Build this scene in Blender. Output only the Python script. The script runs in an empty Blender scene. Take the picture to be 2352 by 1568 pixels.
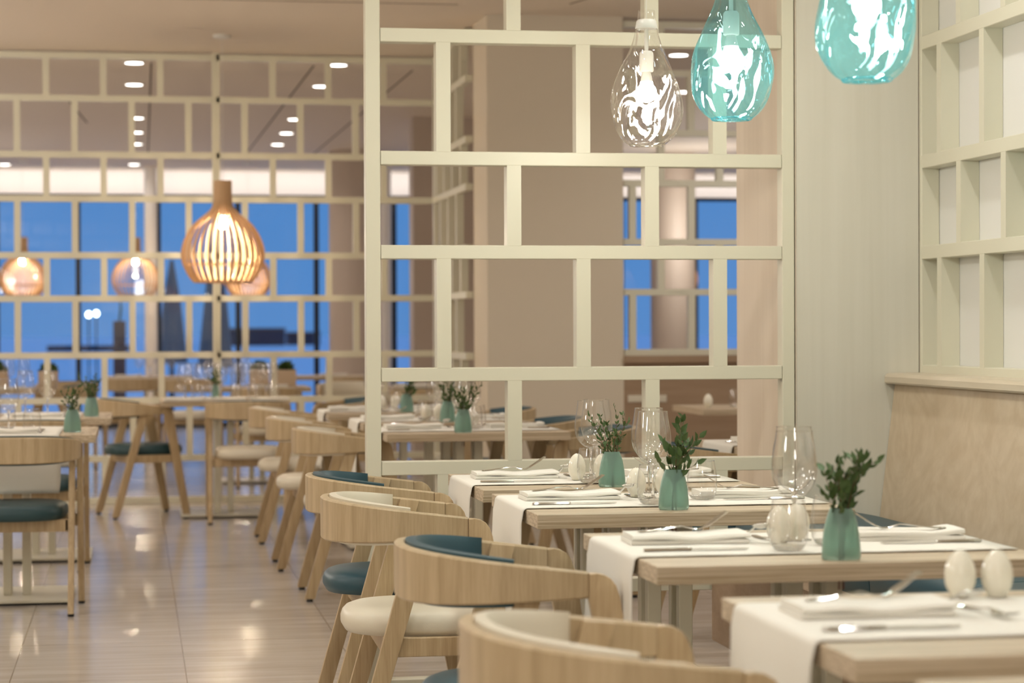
import bpy, bmesh, math, random
from math import sin, cos, pi, radians, sqrt, atan
from mathutils import Vector, Matrix
S = bpy.context.scene
C = S.collection
R = random.Random(7)

# ---------------------------------------------------------------- camera
FPX, EYE = 5100.0, 1.21
yaw, pitch, roll = atan(868/FPX), -atan(33/FPX), 0.0036
fw = Vector((sin(yaw)*cos(pitch), cos(yaw)*cos(pitch), sin(pitch)))
r0 = Vector((cos(yaw), -sin(yaw), 0)); u0 = r0.cross(fw)
rt = r0*cos(roll) - u0*sin(roll); up = u0*cos(roll) + r0*sin(roll)
cam = bpy.data.cameras.new('camera'); camo = bpy.data.objects.new('camera', cam); C.objects.link(camo)
M4 = Matrix((rt, up, -fw)).transposed().to_4x4(); M4.translation = (0, 0, EYE)
camo.matrix_world = M4
cam.sensor_width = 36; cam.lens = FPX/2352*36; cam.clip_end = 400; cam.clip_start = .05
cam.dof.use_dof = True; cam.dof.focus_distance = 6.3; cam.dof.aperture_fstop = 4.0
S.camera = camo
# ---------------------------------------------------------------- view
S.view_settings.view_transform = 'Standard'; S.view_settings.look = 'None'
S.view_settings.gamma = 1; S.view_settings.use_curve_mapping = False
S.view_settings.exposure = -0.41
# ---------------------------------------------------------------- world: dusk sky
W = bpy.data.worlds.new('dusk'); S.world = W; W.use_nodes = True
nt = W.node_tree; nt.nodes.clear()
tc = nt.nodes.new('ShaderNodeTexCoord'); sp = nt.nodes.new('ShaderNodeSeparateXYZ')
cr = nt.nodes.new('ShaderNodeValToRGB'); bg = nt.nodes.new('ShaderNodeBackground'); wo = nt.nodes.new('ShaderNodeOutputWorld')
nt.links.new(tc.outputs['Generated'], sp.inputs[0]); nt.links.new(sp.outputs['Z'], cr.inputs[0])
e = cr.color_ramp.elements
e[0].position = 0.0; e[0].color = (.10, .27, .60, 1)
e[1].position = .9; e[1].color = (.34, .50, .80, 1)
n = cr.color_ramp.elements.new(.06); n.color = (.085, .26, .60, 1)
n = cr.color_ramp.elements.new(.2); n.color = (.07, .21, .50, 1)
nt.links.new(cr.outputs[0], bg.inputs[0]); bg.inputs[1].default_value = 1.4
nt.links.new(bg.outputs[0], wo.inputs[0])
# ---------------------------------------------------------------- lamps of the room (ceiling downlights), then added fill points
WARM = (1.0, .95, .88); NEUT = (1.0, .99, .95); PINK = (1.0, .91, .82)
CEIL = 3.12
def spot(x, y, power, col, size=2.5, z=CEIL-.02, rad=.06):
    l = bpy.data.lights.new('downlight_beam', 'SPOT'); l.energy = power; l.color = col
    l.spot_size = size; l.spot_blend = .8; l.shadow_soft_size = rad
    o = bpy.data.objects.new('downlight_beam', l); o.location = (x, y, z); C.objects.link(o); return o
FRONT_SPOTS = [(x, y) for y in (-.6, 1.6, 3.9, 6.2) for x in (-1.2, .55, 2.05)] + [(-1.2, 8.6), (1.3, 8.8), (-1.2, 11.2), (1.4, 11.4), (.1, 10.0), (.3, 12.8), (3.0, 10.2), (3.6, 12.2)]
for (x, y) in FRONT_SPOTS:
    spot(x, y, 62 if y < 7.3 else 42, NEUT if y < 7.3 else WARM)
FAR_SPOTS = [(.01, 16.18), (.01, 17.62), (.03, 20.42), (.03, 21.91), (.03, 23.3), (-1.47, 26.39), (.01, 26.21), (1.467, 16.11), (1.467, 17.55), (1.46, 20.36), (1.48, 21.82), (1.48, 23.18), (3.78, 15.19), (4.42, 17.57), (5.0, 21.5), (-2.4, 18.0), (-2.4, 22.0)]
for (x, y) in FAR_SPOTS: spot(x, y, 34 if y < 26 else 10, PINK)
def area(x, y, z, sx, sy, power, col, rx=0, rz=0, name='cove_light'):
    l = bpy.data.lights.new(name, 'AREA'); l.shape = 'RECTANGLE'; l.size = sx; l.size_y = sy; l.energy = power; l.color = col
    o = bpy.data.objects.new(name, l); o.location = (x, y, z); o.rotation_euler = (rx, 0, rz); C.objects.link(o); return o
area(3, 26.92, 3.06, 12, .10, 34, (1, .94, .90), rx=radians(62))      # strip in the cove before the window band

def omni(x, y, z, power, col, rad=.22):  # soft point light added as fill for walls and ceiling, no fixture behind it
    l = bpy.data.lights.new('fill_point', 'POINT'); l.energy = power; l.color = col; l.shadow_soft_size = rad
    o = bpy.data.objects.new('fill_point', l); o.location = (x, y, z); C.objects.link(o)
for (x, y, p) in ((-2.7, 3.0, 60), (-2.7, 7.0, 70), (-2.7, 11.0, 85), (-2.7, 14.2, 60), (4.6, 10.6, 70), (.2, -1.2, 70), (-3.0, 18.5, 55), (-3.0, 23.0, 55), (6.5, 19.0, 55), (6.0, 23.0, 50)):
    omni(x, y, 2.2, p, NEUT if y < 7.5 else WARM)
# ================================================================ materials
def nmat(name):
    m = bpy.data.materials.new(name); m.use_nodes = True
    return m, m.node_tree, m.node_tree.nodes['Principled BSDF']
def plain(name, col, rough=.5, metal=0, spec=.5, bump=0, bscale=40, **kw):
    m, t, b = nmat(name)
    b.inputs['Base Color'].default_value = (*col, 1); b.inputs['Roughness'].default_value = rough
    b.inputs['Metallic'].default_value = metal; b.inputs['Specular IOR Level'].default_value = spec
    for k, v in kw.items(): b.inputs[k.replace('_', ' ')].default_value = v
    if bump:
        c = t.nodes.new('ShaderNodeTexCoord'); nz = t.nodes.new('ShaderNodeTexNoise'); nz.inputs['Scale'].default_value = bscale
        nz.inputs['Detail'].default_value = 4
        bp = t.nodes.new('ShaderNodeBump'); bp.inputs['Strength'].default_value = bump; bp.inputs['Distance'].default_value = .01
        t.links.new(c.outputs['Object'], nz.inputs[0]); t.links.new(nz.outputs[0], bp.inputs['Height']); t.links.new(bp.outputs[0], b.inputs['Normal'])
    return m
def wood(name, c1, c2, sc=(30, 30, 2), rough=.45, fine=1.0, warp=.35, bump=.05):
    m, t, b = nmat(name)
    c = t.nodes.new('ShaderNodeTexCoord'); mp = t.nodes.new('ShaderNodeMapping'); mp.inputs['Scale'].default_value = sc
    nz = t.nodes.new('ShaderNodeTexNoise'); nz.inputs['Scale'].default_value = 1.0; nz.inputs['Detail'].default_value = 5; nz.inputs['Distortion'].default_value = warp
    n2 = t.nodes.new('ShaderNodeTexNoise'); n2.inputs['Scale'].default_value = 5.0*fine; n2.inputs['Detail'].default_value = 3
    mx = t.nodes.new('ShaderNodeMix'); mx.data_type = 'FLOAT'; mx.inputs[0].default_value = .35
    rp = t.nodes.new('ShaderNodeValToRGB'); rp.color_ramp.elements[0].position = .36; rp.color_ramp.elements[1].position = .64
    rp.color_ramp.elements[0].color = (*c1, 1); rp.color_ramp.elements[1].color = (*c2, 1)
    L = t.links.new
    L(c.outputs['Object'], mp.inputs[0]); L(mp.outputs[0], nz.inputs[0]); L(mp.outputs[0], n2.inputs[0])
    L(nz.outputs[0], mx.inputs[2]); L(n2.outputs[0], mx.inputs[3]); L(mx.outputs[0], rp.inputs[0]); L(rp.outputs[0], b.inputs['Base Color'])
    b.inputs['Roughness'].default_value = rough
    if bump:
        bp = t.nodes.new('ShaderNodeBump'); bp.inputs['Strength'].default_value = bump; bp.inputs['Distance'].default_value = .003
        L(mx.outputs[0], bp.inputs['Height']); L(bp.outputs[0], b.inputs['Normal'])
    return m
def thin_glass(name, tint, ior=1.5, gloss_col=(1, 1, 1), bump=0, bscale=12, edge=.8, rough=0.0, scatter=None):
    """a thin glass wall: clear through the middle, tinted and reflective towards its edges"""
    m = bpy.data.materials.new(name); m.use_nodes = True; t = m.node_tree; t.nodes.clear(); L = t.links.new
    out = t.nodes.new('ShaderNodeOutputMaterial'); tr = t.nodes.new('ShaderNodeBsdfTransparent'); gl = t.nodes.new('ShaderNodeBsdfGlossy')
    gl.inputs['Roughness'].default_value = rough; gl.inputs['Color'].default_value = (*gloss_col, 1)
    lw = t.nodes.new('ShaderNodeLayerWeight'); lw.inputs['Blend'].default_value = .5
    mc = t.nodes.new('ShaderNodeMix'); mc.data_type = 'RGBA'; mc.inputs[6].default_value = (*tint, 1)
    mc.inputs[7].default_value = (tint[0]*edge*tint[0], tint[1]*edge*tint[1], tint[2]*edge*tint[2], 1)
    pw = t.nodes.new('ShaderNodeMath'); pw.operation = 'POWER'; pw.inputs[1].default_value = 3
    p5 = t.nodes.new('ShaderNodeMath'); p5.operation = 'POWER'; p5.inputs[1].default_value = 4
    fr = t.nodes.new('ShaderNodeMapRange'); f0 = ((ior-1)/(ior+1))**2; fr.inputs[3].default_value = f0; fr.inputs[4].default_value = .9
    L(lw.outputs['Facing'], p5.inputs[0]); L(p5.outputs[0], fr.inputs[0])
    ms = t.nodes.new('ShaderNodeMixShader')
    L(lw.outputs['Facing'], pw.inputs[0]); L(pw.outputs[0], mc.inputs[0]); L(mc.outputs[2], tr.inputs[0])
    L(fr.outputs[0], ms.inputs[0]); L(tr.outputs[0], ms.inputs[1]); L(gl.outputs[0], ms.inputs[2]); L(ms.outputs[0], out.inputs[0])
    if scatter:
        tl = t.nodes.new('ShaderNodeBsdfTranslucent'); tl.inputs[0].default_value = (*scatter, 1); df = t.nodes.new('ShaderNodeBsdfDiffuse'); df.inputs[0].default_value = (*scatter, 1)
        m1 = t.nodes.new('ShaderNodeMixShader'); m2 = t.nodes.new('ShaderNodeMixShader'); m2.inputs[0].default_value = .012
        L(tl.outputs[0], m1.inputs[1]); L(df.outputs[0], m1.inputs[2]); L(ms.outputs[0], m2.inputs[1]); L(m1.outputs[0], m2.inputs[2]); L(m2.outputs[0], out.inputs[0])
    if bump:
        c = t.nodes.new('ShaderNodeTexCoord'); mp = t.nodes.new('ShaderNodeMapping'); mp.inputs['Scale'].default_value = (1, 1, .45)
        nz = t.nodes.new('ShaderNodeTexNoise'); nz.inputs['Scale'].default_value = bscale; nz.inputs['Detail'].default_value = 1.5; nz.inputs['Distortion'].default_value = 1.2
        bp = t.nodes.new('ShaderNodeBump'); bp.inputs['Strength'].default_value = bump; bp.inputs['Distance'].default_value = .035
        L(c.outputs['Object'], mp.inputs[0]); L(mp.outputs[0], nz.inputs[0]); L(nz.outputs[0], bp.inputs['Height'])
        L(bp.outputs[0], gl.inputs['Normal']); L(bp.outputs[0], lw.inputs['Normal'])
    return m
def solid_glass(name, col, ior=1.45, clear=.35, rough=0.0):
    m = bpy.data.materials.new(name); m.use_nodes = True; t = m.node_tree; t.nodes.clear(); L = t.links.new
    out = t.nodes.new('ShaderNodeOutputMaterial'); tr = t.nodes.new('ShaderNodeBsdfTransparent'); tr.inputs[0].default_value = (*col, 1)
    g = t.nodes.new('ShaderNodeBsdfGlass'); g.inputs['Color'].default_value = (*col, 1); g.inputs['IOR'].default_value = ior; g.inputs['Roughness'].default_value = rough
    ms = t.nodes.new('ShaderNodeMixShader'); ms.inputs[0].default_value = 1-clear
    L(tr.outputs[0], ms.inputs[1]); L(g.outputs[0], ms.inputs[2]); L(ms.outputs[0], out.inputs[0]); return m
def emis(name, col, st):
    m = bpy.data.materials.new(name); m.use_nodes = True; t = m.node_tree; t.nodes.clear()
    o = t.nodes.new('ShaderNodeOutputMaterial'); e_ = t.nodes.new('ShaderNodeEmission'); e_.inputs[0].default_value = (*col, 1); e_.inputs[1].default_value = st
    t.links.new(e_.outputs[0], o.inputs[0]); return m
def floor_mat():
    m, t, b = nmat('polished floor tiles'); L = t.links.new
    c = t.nodes.new('ShaderNodeTexCoord'); mp = t.nodes.new('ShaderNodeMapping'); mp.inputs['Location'].default_value = (-.174, -7.76+.91*20, 0)
    br = t.nodes.new('ShaderNodeTexBrick'); br.offset = 0; br.squash = 1
    br.inputs['Scale'].default_value = 1; br.inputs['Mortar Size'].default_value = .0022; br.inputs['Mortar Smooth'].default_value = .2
    br.inputs['Brick Width'].default_value = .6; br.inputs['Row Height'].default_value = .91
    br.inputs['Color1'].default_value = (1, 1, 1, 1); br.inputs['Color2'].default_value = (.93, .92, .91, 1); br.inputs['Mortar'].default_value = (.45, .38, .30, 1)
    m2 = t.nodes.new('ShaderNodeMapping'); m2.inputs['Scale'].default_value = (1.0, 11, 1)
    nz = t.nodes.new('ShaderNodeTexNoise'); nz.inputs['Scale'].default_value = 1.8; nz.inputs['Detail'].default_value = 6; nz.inputs['Distortion'].default_value = .5
    rp = t.nodes.new('ShaderNodeValToRGB'); rp.color_ramp.elements[0].position = .35; rp.color_ramp.elements[1].position = .68
    rp.color_ramp.elements[0].color = (.49, .43, .375, 1); rp.color_ramp.elements[1].color = (.58, .52, .465, 1)
    mx = t.nodes.new('ShaderNodeMix'); mx.data_type = 'RGBA'; mx.blend_type = 'MULTIPLY'; mx.inputs[0].default_value = 1
    L(c.outputs['Object'], mp.inputs[0]); L(mp.outputs[0], br.inputs[0]); L(c.outputs['Object'], m2.inputs[0]); L(m2.outputs[0], nz.inputs[0])
    L(nz.outputs[0], rp.inputs[0]); L(rp.outputs[0], mx.inputs[6]); L(br.outputs[0], mx.inputs[7]); L(mx.outputs[2], b.inputs['Base Color'])
    mr = t.nodes.new('ShaderNodeMapRange'); mr.inputs[3].default_value = .10; mr.inputs[4].default_value = .24
    L(nz.outputs[0], mr.inputs[0]); L(mr.outputs[0], b.inputs['Roughness']); b.inputs['Specular IOR Level'].default_value = .6
    return m
MT = {}
MT['floor'] = floor_mat()
MT['ceiling'] = plain('ceiling board', (.74, .64, .53), .7, bump=.03, bscale=3)
MT['cream'] = plain('cream lacquer', (.70, .67, .54), .38)
MT['wallwhite'] = wood('painted wall panel', (.65, .62, .53), (.70, .67, .585), (9, 9, .25), .5, bump=0)
MT['wallback'] = plain('pale wall plaster', (.76, .75, .72), .6)
MT['wallbeige'] = plain('beige wall plaster', (.66, .58, .46), .6, bump=.03, bscale=60)
MT['wallpink'] = wood('warm wall board', (.70, .60, .48), (.76, .66, .54), (12, 12, .3), .5, bump=0)
MT['taupe'] = plain('taupe column paint', (.50, .41, .34), .55)
MT['whitepaint'] = plain('white paint', (.80, .76, .73), .5)
MT['brownpanel'] = wood('brown wood wall panel', (.31, .205, .125), (.37, .255, .165), (1.5, 8, 22), .5)
MT['ash'] = wood('light ash wood', (.41, .305, .175), (.545, .42, .26), (17, 17, 1.1), .42, fine=2.6, warp=1.6)
MT['ash_leg'] = wood('light ash wood of the legs', (.40, .285, .155), (.55, .415, .25), (55, 55, 2.5), .42)
MT['table'] = wood('brushed oak tabletop', (.36, .27, .165), (.66, .55, .41), (2.2, 40, 190), .5, bump=.3)
MT['tableedge'] = MT['table']
MT['benchwood'] = wood('birch veneer bench', (.54, .42, .28), (.63, .51, .365), (6, 3, 3), .4, fine=1.4, warp=5.0, bump=0)
MT['benchcap'] = wood('birch bench cap', (.60, .51, .38), (.68, .59, .46), (12, 1.2, 12), .4, bump=0)
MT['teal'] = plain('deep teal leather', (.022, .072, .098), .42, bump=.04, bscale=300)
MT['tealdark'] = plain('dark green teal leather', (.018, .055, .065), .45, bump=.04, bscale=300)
MT['offwhite'] = plain('cream leather', (.68, .62, .50), .42, bump=.04, bscale=300)
MT['cloth'] = plain('white linen', (.80, .77, .70), .85, bump=.08, bscale=500)
MT['egg'] = plain('glossy ivory ceramic', (.80, .76, .64), .12, Coat_Weight=.5)
MT['steel'] = plain('polished steel', (.78, .76, .72), .12, metal=1)
MT['stemmetal'] = plain('cream painted steel', (.66, .62, .50), .35)
MT['black'] = plain('black rubber', (.01, .01, .01), .5)
MT['dark'] = plain('dark joint', (.16, .115, .07), .8)
MT['glass'] = thin_glass('clear drinking glass', (.975, .97, .965), 1.9, edge=.6)
MT['glasssolid'] = solid_glass('solid clear glass', (.99, .99, .985), 1.45, .2)
MT['glassfar'] = thin_glass('clear far glass', (.955, .95, .945), 1.9, edge=.7)
MT['winpane'] = thin_glass('window glass', (.93, .96, .98), 1.5, edge=1)
MT['teal_glass'] = thin_glass('teal blown glass', (.66, .94, 1.0), 1.8, (.85, 1, 1), bump=1.0, bscale=11, edge=.75, scatter=(.12, .75, .85))
MT['clear_blown'] = thin_glass('clear blown glass', (.98, .975, .965), 2.0, bump=1.0, bscale=12, edge=.9)
MT['vase'] = plain('frosted sea green glass', (.50, .71, .63), .30, Transmission_Weight=.75, IOR=1.3)
MT['leaf'] = plain('dark green leaf', (.07, .125, .035), .5)
MT['stem'] = plain('brown stem', (.16, .06, .04), .6)
MT['bulb'] = emis('lit frosted bulb', (1, .93, .82), 28)
MT['bulbfar'] = emis('lit warm bulb', (1, .84, .64), 40)
MT['downlight'] = emis('lit downlight', (1, .95, .88), 14)
MT['plastic'] = plain('white plastic socket', (.74, .71, .65), .4)
MT['slat'] = wood('birch pendant slat', (.60, .38, .20), (.70, .47, .27), (20, 20, 2), .5, bump=0)
MT['mullion'] = plain('black aluminium', (.008, .010, .014), .4)
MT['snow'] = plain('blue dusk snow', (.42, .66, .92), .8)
MT['parasol'] = plain('grey parasol cloth', (.16, .15, .15), .8)
MT['planter'] = plain('woven planter', (.55, .42, .30), .7, bump=.3, bscale=90)
MT['browncab'] = plain('brown outdoor cabinet', (.16, .07, .05), .7)
MT['hill'] = plain('dark distant building', (.05, .045, .07), .9)
MT['outlamp'] = emis('lit street lamp', (.9, 1, .95), 12)

# ================================================================ mesh helpers
class MB:
    def __init__(s): s.bm = bmesh.new()
    def box(s, x0, x1, y0, y1, z0, z1, bev=0, seg=2):
        vs = [s.bm.verts.new(p) for p in ((x0, y0, z0), (x1, y0, z0), (x1, y1, z0), (x0, y1, z0), (x0, y0, z1), (x1, y0, z1), (x1, y1, z1), (x0, y1, z1))]
        fs = [s.bm.faces.new([vs[i] for i in f]) for f in ((0, 3, 2, 1), (4, 5, 6, 7), (0, 1, 5, 4), (1, 2, 6, 5), (2, 3, 7, 6), (3, 0, 4, 7))]
        if bev:
            es = {e_ for f in fs for e_ in f.edges}
            bmesh.ops.bevel(s.bm, geom=list(es), offset=bev, segments=seg, affect='EDGES', profile=.6)
        return s
    def prism(s, poly, axis, a, b, bev=0, seg=2):
        """poly of (u,v) extruded along axis between a and b: axis 'y' -> (u=x, v=z); 'x' -> (u=y,v=z); 'z' -> (x,y)"""
        def P(u, v, w): return {'y': (u, w, v), 'x': (w, u, v), 'z': (u, v, w)}[axis]
        A = [s.bm.verts.new(P(u, v, a)) for u, v in poly]; B = [s.bm.verts.new(P(u, v, b)) for u, v in poly]
        n_ = len(poly); fs = [s.bm.faces.new(A), s.bm.faces.new(B[::-1])]
        for i in range(n_): fs.append(s.bm.faces.new((A[i], B[i], B[(i+1) % n_], A[(i+1) % n_])))
        if bev:
            es = {e_ for f in fs[:2] for e_ in f.edges}
            bmesh.ops.bevel(s.bm, geom=list(es), offset=bev, segments=seg, affect='EDGES', profile=.6)
        return s
    def rings(s, rings, closed=True, cap=(True, True)):
        V = [[s.bm.verts.new(p) for p in r] for r in rings]; n_ = len(V[0])
        for a, b in zip(V, V[1:]):
            for i in range(n_ if closed else n_-1): s.bm.faces.new((a[i], a[(i+1) % n_], b[(i+1) % n_], b[i]))
        if closed:
            if cap[0]: s.bm.faces.new(V[0][::-1])
            if cap[1]: s.bm.faces.new(V[-1])
        return s
    def lathe(s, prof, n_=32, c=(0, 0), sx=1, sy=1, cap=(True, True), wob=None):
        rs = []
        for r, z in prof:
            ring = []
            for i in range(n_):
                a = 2*pi*i/n_; k = wob(a, z) if wob else 1
                ring.append((c[0]+r*k*cos(a)*sx, c[1]+r*k*sin(a)*sy, z))
            rs.append(ring)
        return s.rings(rs, cap=cap)
    def tube(s, pts, rad, n_=8):
        pts = [Vector(p) for p in pts]; rs = []
        rr = rad if isinstance(rad, (list, tuple)) else [rad]*len(pts)
        for i, p in enumerate(pts):
            d = (pts[min(i+1, len(pts)-1)]-pts[max(i-1, 0)]).normalized()
            a = d.cross(Vector((0, 0, 1))) if abs(d.z) < .95 else d.cross(Vector((1, 0, 0)))
            a.normalize(); b = d.cross(a)
            rs.append([tuple(p+(a*cos(2*pi*k/n_)+b*sin(2*pi*k/n_))*rr[i]) for k in range(n_)])
        return s.rings(rs)
    def grid(s, f, nu, nv):
        V = [[s.bm.verts.new(f(i/nu, j/nv)) for j in range(nv+1)] for i in range(nu+1)]
        for i in range(nu):
            for j in range(nv): s.bm.faces.new((V[i][j], V[i+1][j], V[i+1][j+1], V[i][j+1]))
        return s
    def build(s, name, m, parent=None, smooth=35):
        bmesh.ops.recalc_face_normals(s.bm, faces=s.bm.faces[:])
        me = bpy.data.meshes.new(name); s.bm.to_mesh(me); s.bm.free()
        o = bpy.data.objects.new(name, me); C.objects.link(o)
        for mm in (m if isinstance(m, list) else [m]): me.materials.append(mm)
        if smooth:
            for p in me.polygons: p.use_smooth = True
            me.set_sharp_from_angle(angle=radians(smooth))
        if parent: o.parent = parent
        return o
def tag(o, label, cat, group=None):
    n_ = len(label.split()); assert 4 <= n_ <= 16, (n_, label)
    o['label'] = label; o['category'] = cat
    if group: o['group'] = group
    return o
def thing(name, label, cat, loc=(0, 0, 0), rz=0, group=None):
    o = bpy.data.objects.new(name, None); C.objects.link(o); o.location = loc; o.rotation_euler = (0, 0, rz)
    o.empty_display_size = .1
    return tag(o, label, cat, group)
def struct(o): o['kind'] = 'structure'; return o
CH = {}
def dup(src, loc, rz=0, label=None, cat=None, group=None, sc=None):
    def cp(o, par):
        c = o.copy(); C.objects.link(c); c.parent = par
        for ch in o.children: cp(ch, c)
        return c
    r = cp(src, None); r.location = loc; r.rotation_euler = (0, 0, rz)
    if sc: r.scale = (sc, sc, sc)
    if 'group' in r and not group: del r['group']
    tag(r, label or src['label'], cat or src['category'], group)
    return r
_used = {}
def place(key, maker, loc, rz, label, cat, group=None):
    """first call builds the thing where it stands, later calls copy it"""
    if key not in _used:
        o = maker(); o.location = loc; o.rotation_euler = (0, 0, rz); tag(o, label, cat, group); _used[key] = o; return o
    return dup(_used[key], loc, rz, label, cat, group)

# ================================================================ the shell
X0, X1, Y0, Y1 = -4.0, 9.0, -2.0, 27.6
struct(MB().box(X0, X1, Y0, Y1, -.1, 0).build('floor', MT['floor'], smooth=0))
struct(MB().box(X0, X1, Y0, Y1, CEIL, CEIL+.1).build('ceiling', MT['ceiling'], smooth=0))
struct(MB().box(X0-.1, X0, Y0, Y1, 0, CEIL).build('wall_left', MT['wallbeige'], smooth=0))
struct(MB().box(X1, X1+.1, Y0, Y1, 0, CEIL).build('wall_right', MT['wallbeige'], smooth=0))
struct(MB().box(X0, X1, Y0-.1, Y0, 0, CEIL).build('wall_back', MT['wallbeige'], smooth=0))
# wall stub that carries the lattice screen, its pale panel towards the tables
struct(MB().box(2.224, 2.84, 7.302, 8.05, 0, CEIL).build('wall_stub', [MT['wallpink']], smooth=0))
struct(MB().box(2.226, 2.66, 7.292, 7.3015, 0, CEIL).build('trim_1', MT['wallwhite'], smooth=0))
# free standing beige wall block
struct(MB().box(2.13, 2.98, 13.4, 13.95, 0, CEIL).build('wall_block', MT['wallbeige'], smooth=0))
# far wall piece between the columns and the right room
struct(MB().box(2.50, 4.2, 20.0, 20.3, 0, CEIL).build('wall_far', MT['taupe'], smooth=0))
# right wall behind the bench lattice
struct(MB().box(2.727, 2.84, Y0, 7.30, 0, CEIL).build('wall_bench', MT['wallback'], smooth=0))
# brown panelled wall under the right hand far lattice
struct(MB().box(2.98, 5.4, 13.4, 13.5, 0, 1.0).box(2.98, 5.4, 13.37, 13.52, .985, 1.03, .004).build('wall_panelled', MT['brownpanel'], smooth=0))
# ceiling joints
def seam(i, a, b, w=.007):
    a = Vector(a); b = Vector(b); d = (b-a).normalized(); nrm = Vector((-d.y, d.x))*w
    poly = [tuple(a+nrm), tuple(b+nrm), tuple(b-nrm), tuple(a-nrm)]
    struct(MB().prism(poly, 'z', CEIL-.002, CEIL-.0002).build('trim_%d' % i, MT['dark'], smooth=0))
def ray_ceiling(px, py):
    d = fw + rt*((px-1176)/FPX) - up*((py-784)/FPX); k = (CEIL-EYE)/d.z
    return (d.x*k, d.y*k)
seam(2, (.13, 16.2), (.16, 24.5)); seam(3, (1.30, 16.2), (1.22, 24.6)); seam(4, (2.05, 16.4), (1.95, 24.6), .007)
seam(5, (-.55, 18.6), (-.42, 21.0), .008); seam(6, (X0, 13.02), (1.9, 13.02), .006)
seam(7, (3.0, 11.2), (2.55, 12.9), .006)

# ---------------------------------------------------------------- lattice screens
def lattice(name, label, axis, fixed, thick, span, rails, rw, verts_rows, vw, ends, cat='lattice screen'):
    """rails: list of lower z; verts_rows: list of centre lists, one per opening; ends: list of (a,b) full height posts"""
    th = thing(name, label, cat)
    a0, a1 = span
    def bx(m, u0, u1, z0, z1, bev=.002):
        if axis == 'y': m.box(u0, u1, fixed, fixed+thick, z0, z1, bev, 1)
        else: m.box(fixed, fixed+thick, u0, u1, z0, z1, bev, 1)
    for (u, v) in ends:
        m = MB(); bx(m, u, v, 0 if axis == 'y' else rails[0], CEIL); m.build('post', MT['cream'], th, 30)
    for z in rails:
        m = MB(); bx(m, a0+.002, a1-.002, z, min(z+rw, CEIL)); m.build('rail', MT['cream'], th, 30)
    for i, row in enumerate(verts_rows):
        if i+1 >= len(rails): break
        for c in row:
            if c-vw/2 < a0 or c+vw/2 > a1: continue
            m = MB(); bx(m, c-vw/2, c+vw/2, rails[i]+rw-.001, rails[i+1]+.001, 0); m.build('upright', MT['cream'], th, 0)
    return th
rn = [.0, .318, .721, 1.0305, 1.437, 1.748, 2.154, 2.465, 2.87, 3.072]
A = [1.0145, 1.487, 1.959]; B = [1.2515, 1.723]
rowsN = [B, A, B, A, B, A, B, A, B]
lattice('lattice_screen', 'tall cream lattice screen standing beside the bench-row tables', 'y', 7.30, .062, (.803, 2.178), rn, .0455, rowsN, .048, [(.7555, .8035), (2.1775, 2.2195)])
rf = [.0, .29, .69, 1.003, 1.394, 1.692, 2.082, 2.385, 2.772, 3.065]
pitchf = .3875
Af = [-.589+pitchf*k for k in range(-4, 7)]; Bf = [-.397+pitchf*k for k in range(-4, 6)]
rowsF = [Bf, Af, Bf, Af, Bf, Af, Bf, Af, Bf]
rowsF = [Af if i % 2 == 0 else Bf for i in range(9)]
lattice('lattice_screen', 'wide cream lattice panel across the far left of the room', 'y', 15.55, .05, (-2.4, .541), rf, .044, rowsF, .043, [(.541, .5665)])
lattice('lattice_screen', 'far cream lattice panel between its centre joint and the beige wall', 'y', 15.55, .05, (.5670, 2.09), rf, .044, rowsF, .043, [(.5670, .595), (2.09, 2.13)])
lattice('lattice_screen', 'narrow cream lattice panel seen edge-on beside the beige wall block', 'x', 2.08, .05, (13.96, 15.545), rf, .044, [[14.2+.385*k+(.19 if i % 2 else 0) for k in range(5)] for i in range(9)], .043, [])
lattice('lattice_screen', 'far right cream lattice standing on the brown panelled wall', 'y', 13.42, .05, (2.985, 5.4), [1.03, 1.403, 1.714, 2.078, 2.39, 2.76, 3.06], .04,
        [[3.42+.375*k for k in range(-1, 6)] if i % 2 == 0 else [3.227+.375*k for k in range(6)] for i in range(6)], .043, [])
# bench lattice with its pale backing
Ar = [7.10-.38*k for k in range(24)]; Br = [6.922-.38*k for k in range(24)]
lattice('lattice_screen', 'cream lattice fixed to the wall above the wooden bench', 'x', 2.662, .064, (-1.9, 7.27), [1.0305, 1.437, 1.748, 2.154, 2.465, 2.87, 3.072], .0455,
        [Ar if i % 2 == 0 else Br for i in range(6)], .04, [(7.266, 7.29)])

# ---------------------------------------------------------------- windows and band
mx_ = [.298+.963*k for k in range(-4, 10)]
for i, (a, b) in enumerate(zip(mx_, mx_[1:])):
    w_ = MB().box(a-.03, a+.03, 27.42, 27.52, 0, 2.86).box(a, b, 27.43, 27.50, 0, .06).box(a, b, 27.43, 27.50, 2.80, 2.86).build('window_%d' % (i+1), MT['mullion'], smooth=0)
    struct(w_)
    MB().box(a+.03, b-.03, 27.46, 27.468, .06, 2.80).build('pane', MT['winpane'], w_, 0)
struct(MB().box(X0, X1, 27.30, 27.45, 2.84, CEIL).build('trim_8', MT['whitepaint'], smooth=0))
def column(x, y, r, m, i):
    struct(MB().lathe([(r, 0), (r, CEIL)], 40).build('wall_column_%d' % i, MT[m])).location = (x, y, 0)
column(2.36, 24.0, .28, 'taupe', 1); column(5.90, 24.0, .25, 'taupe', 2)
column(.20, 26.6, .075, 'whitepaint', 3); column(2.98, 26.6, .075, 'whitepaint', 4)

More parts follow.
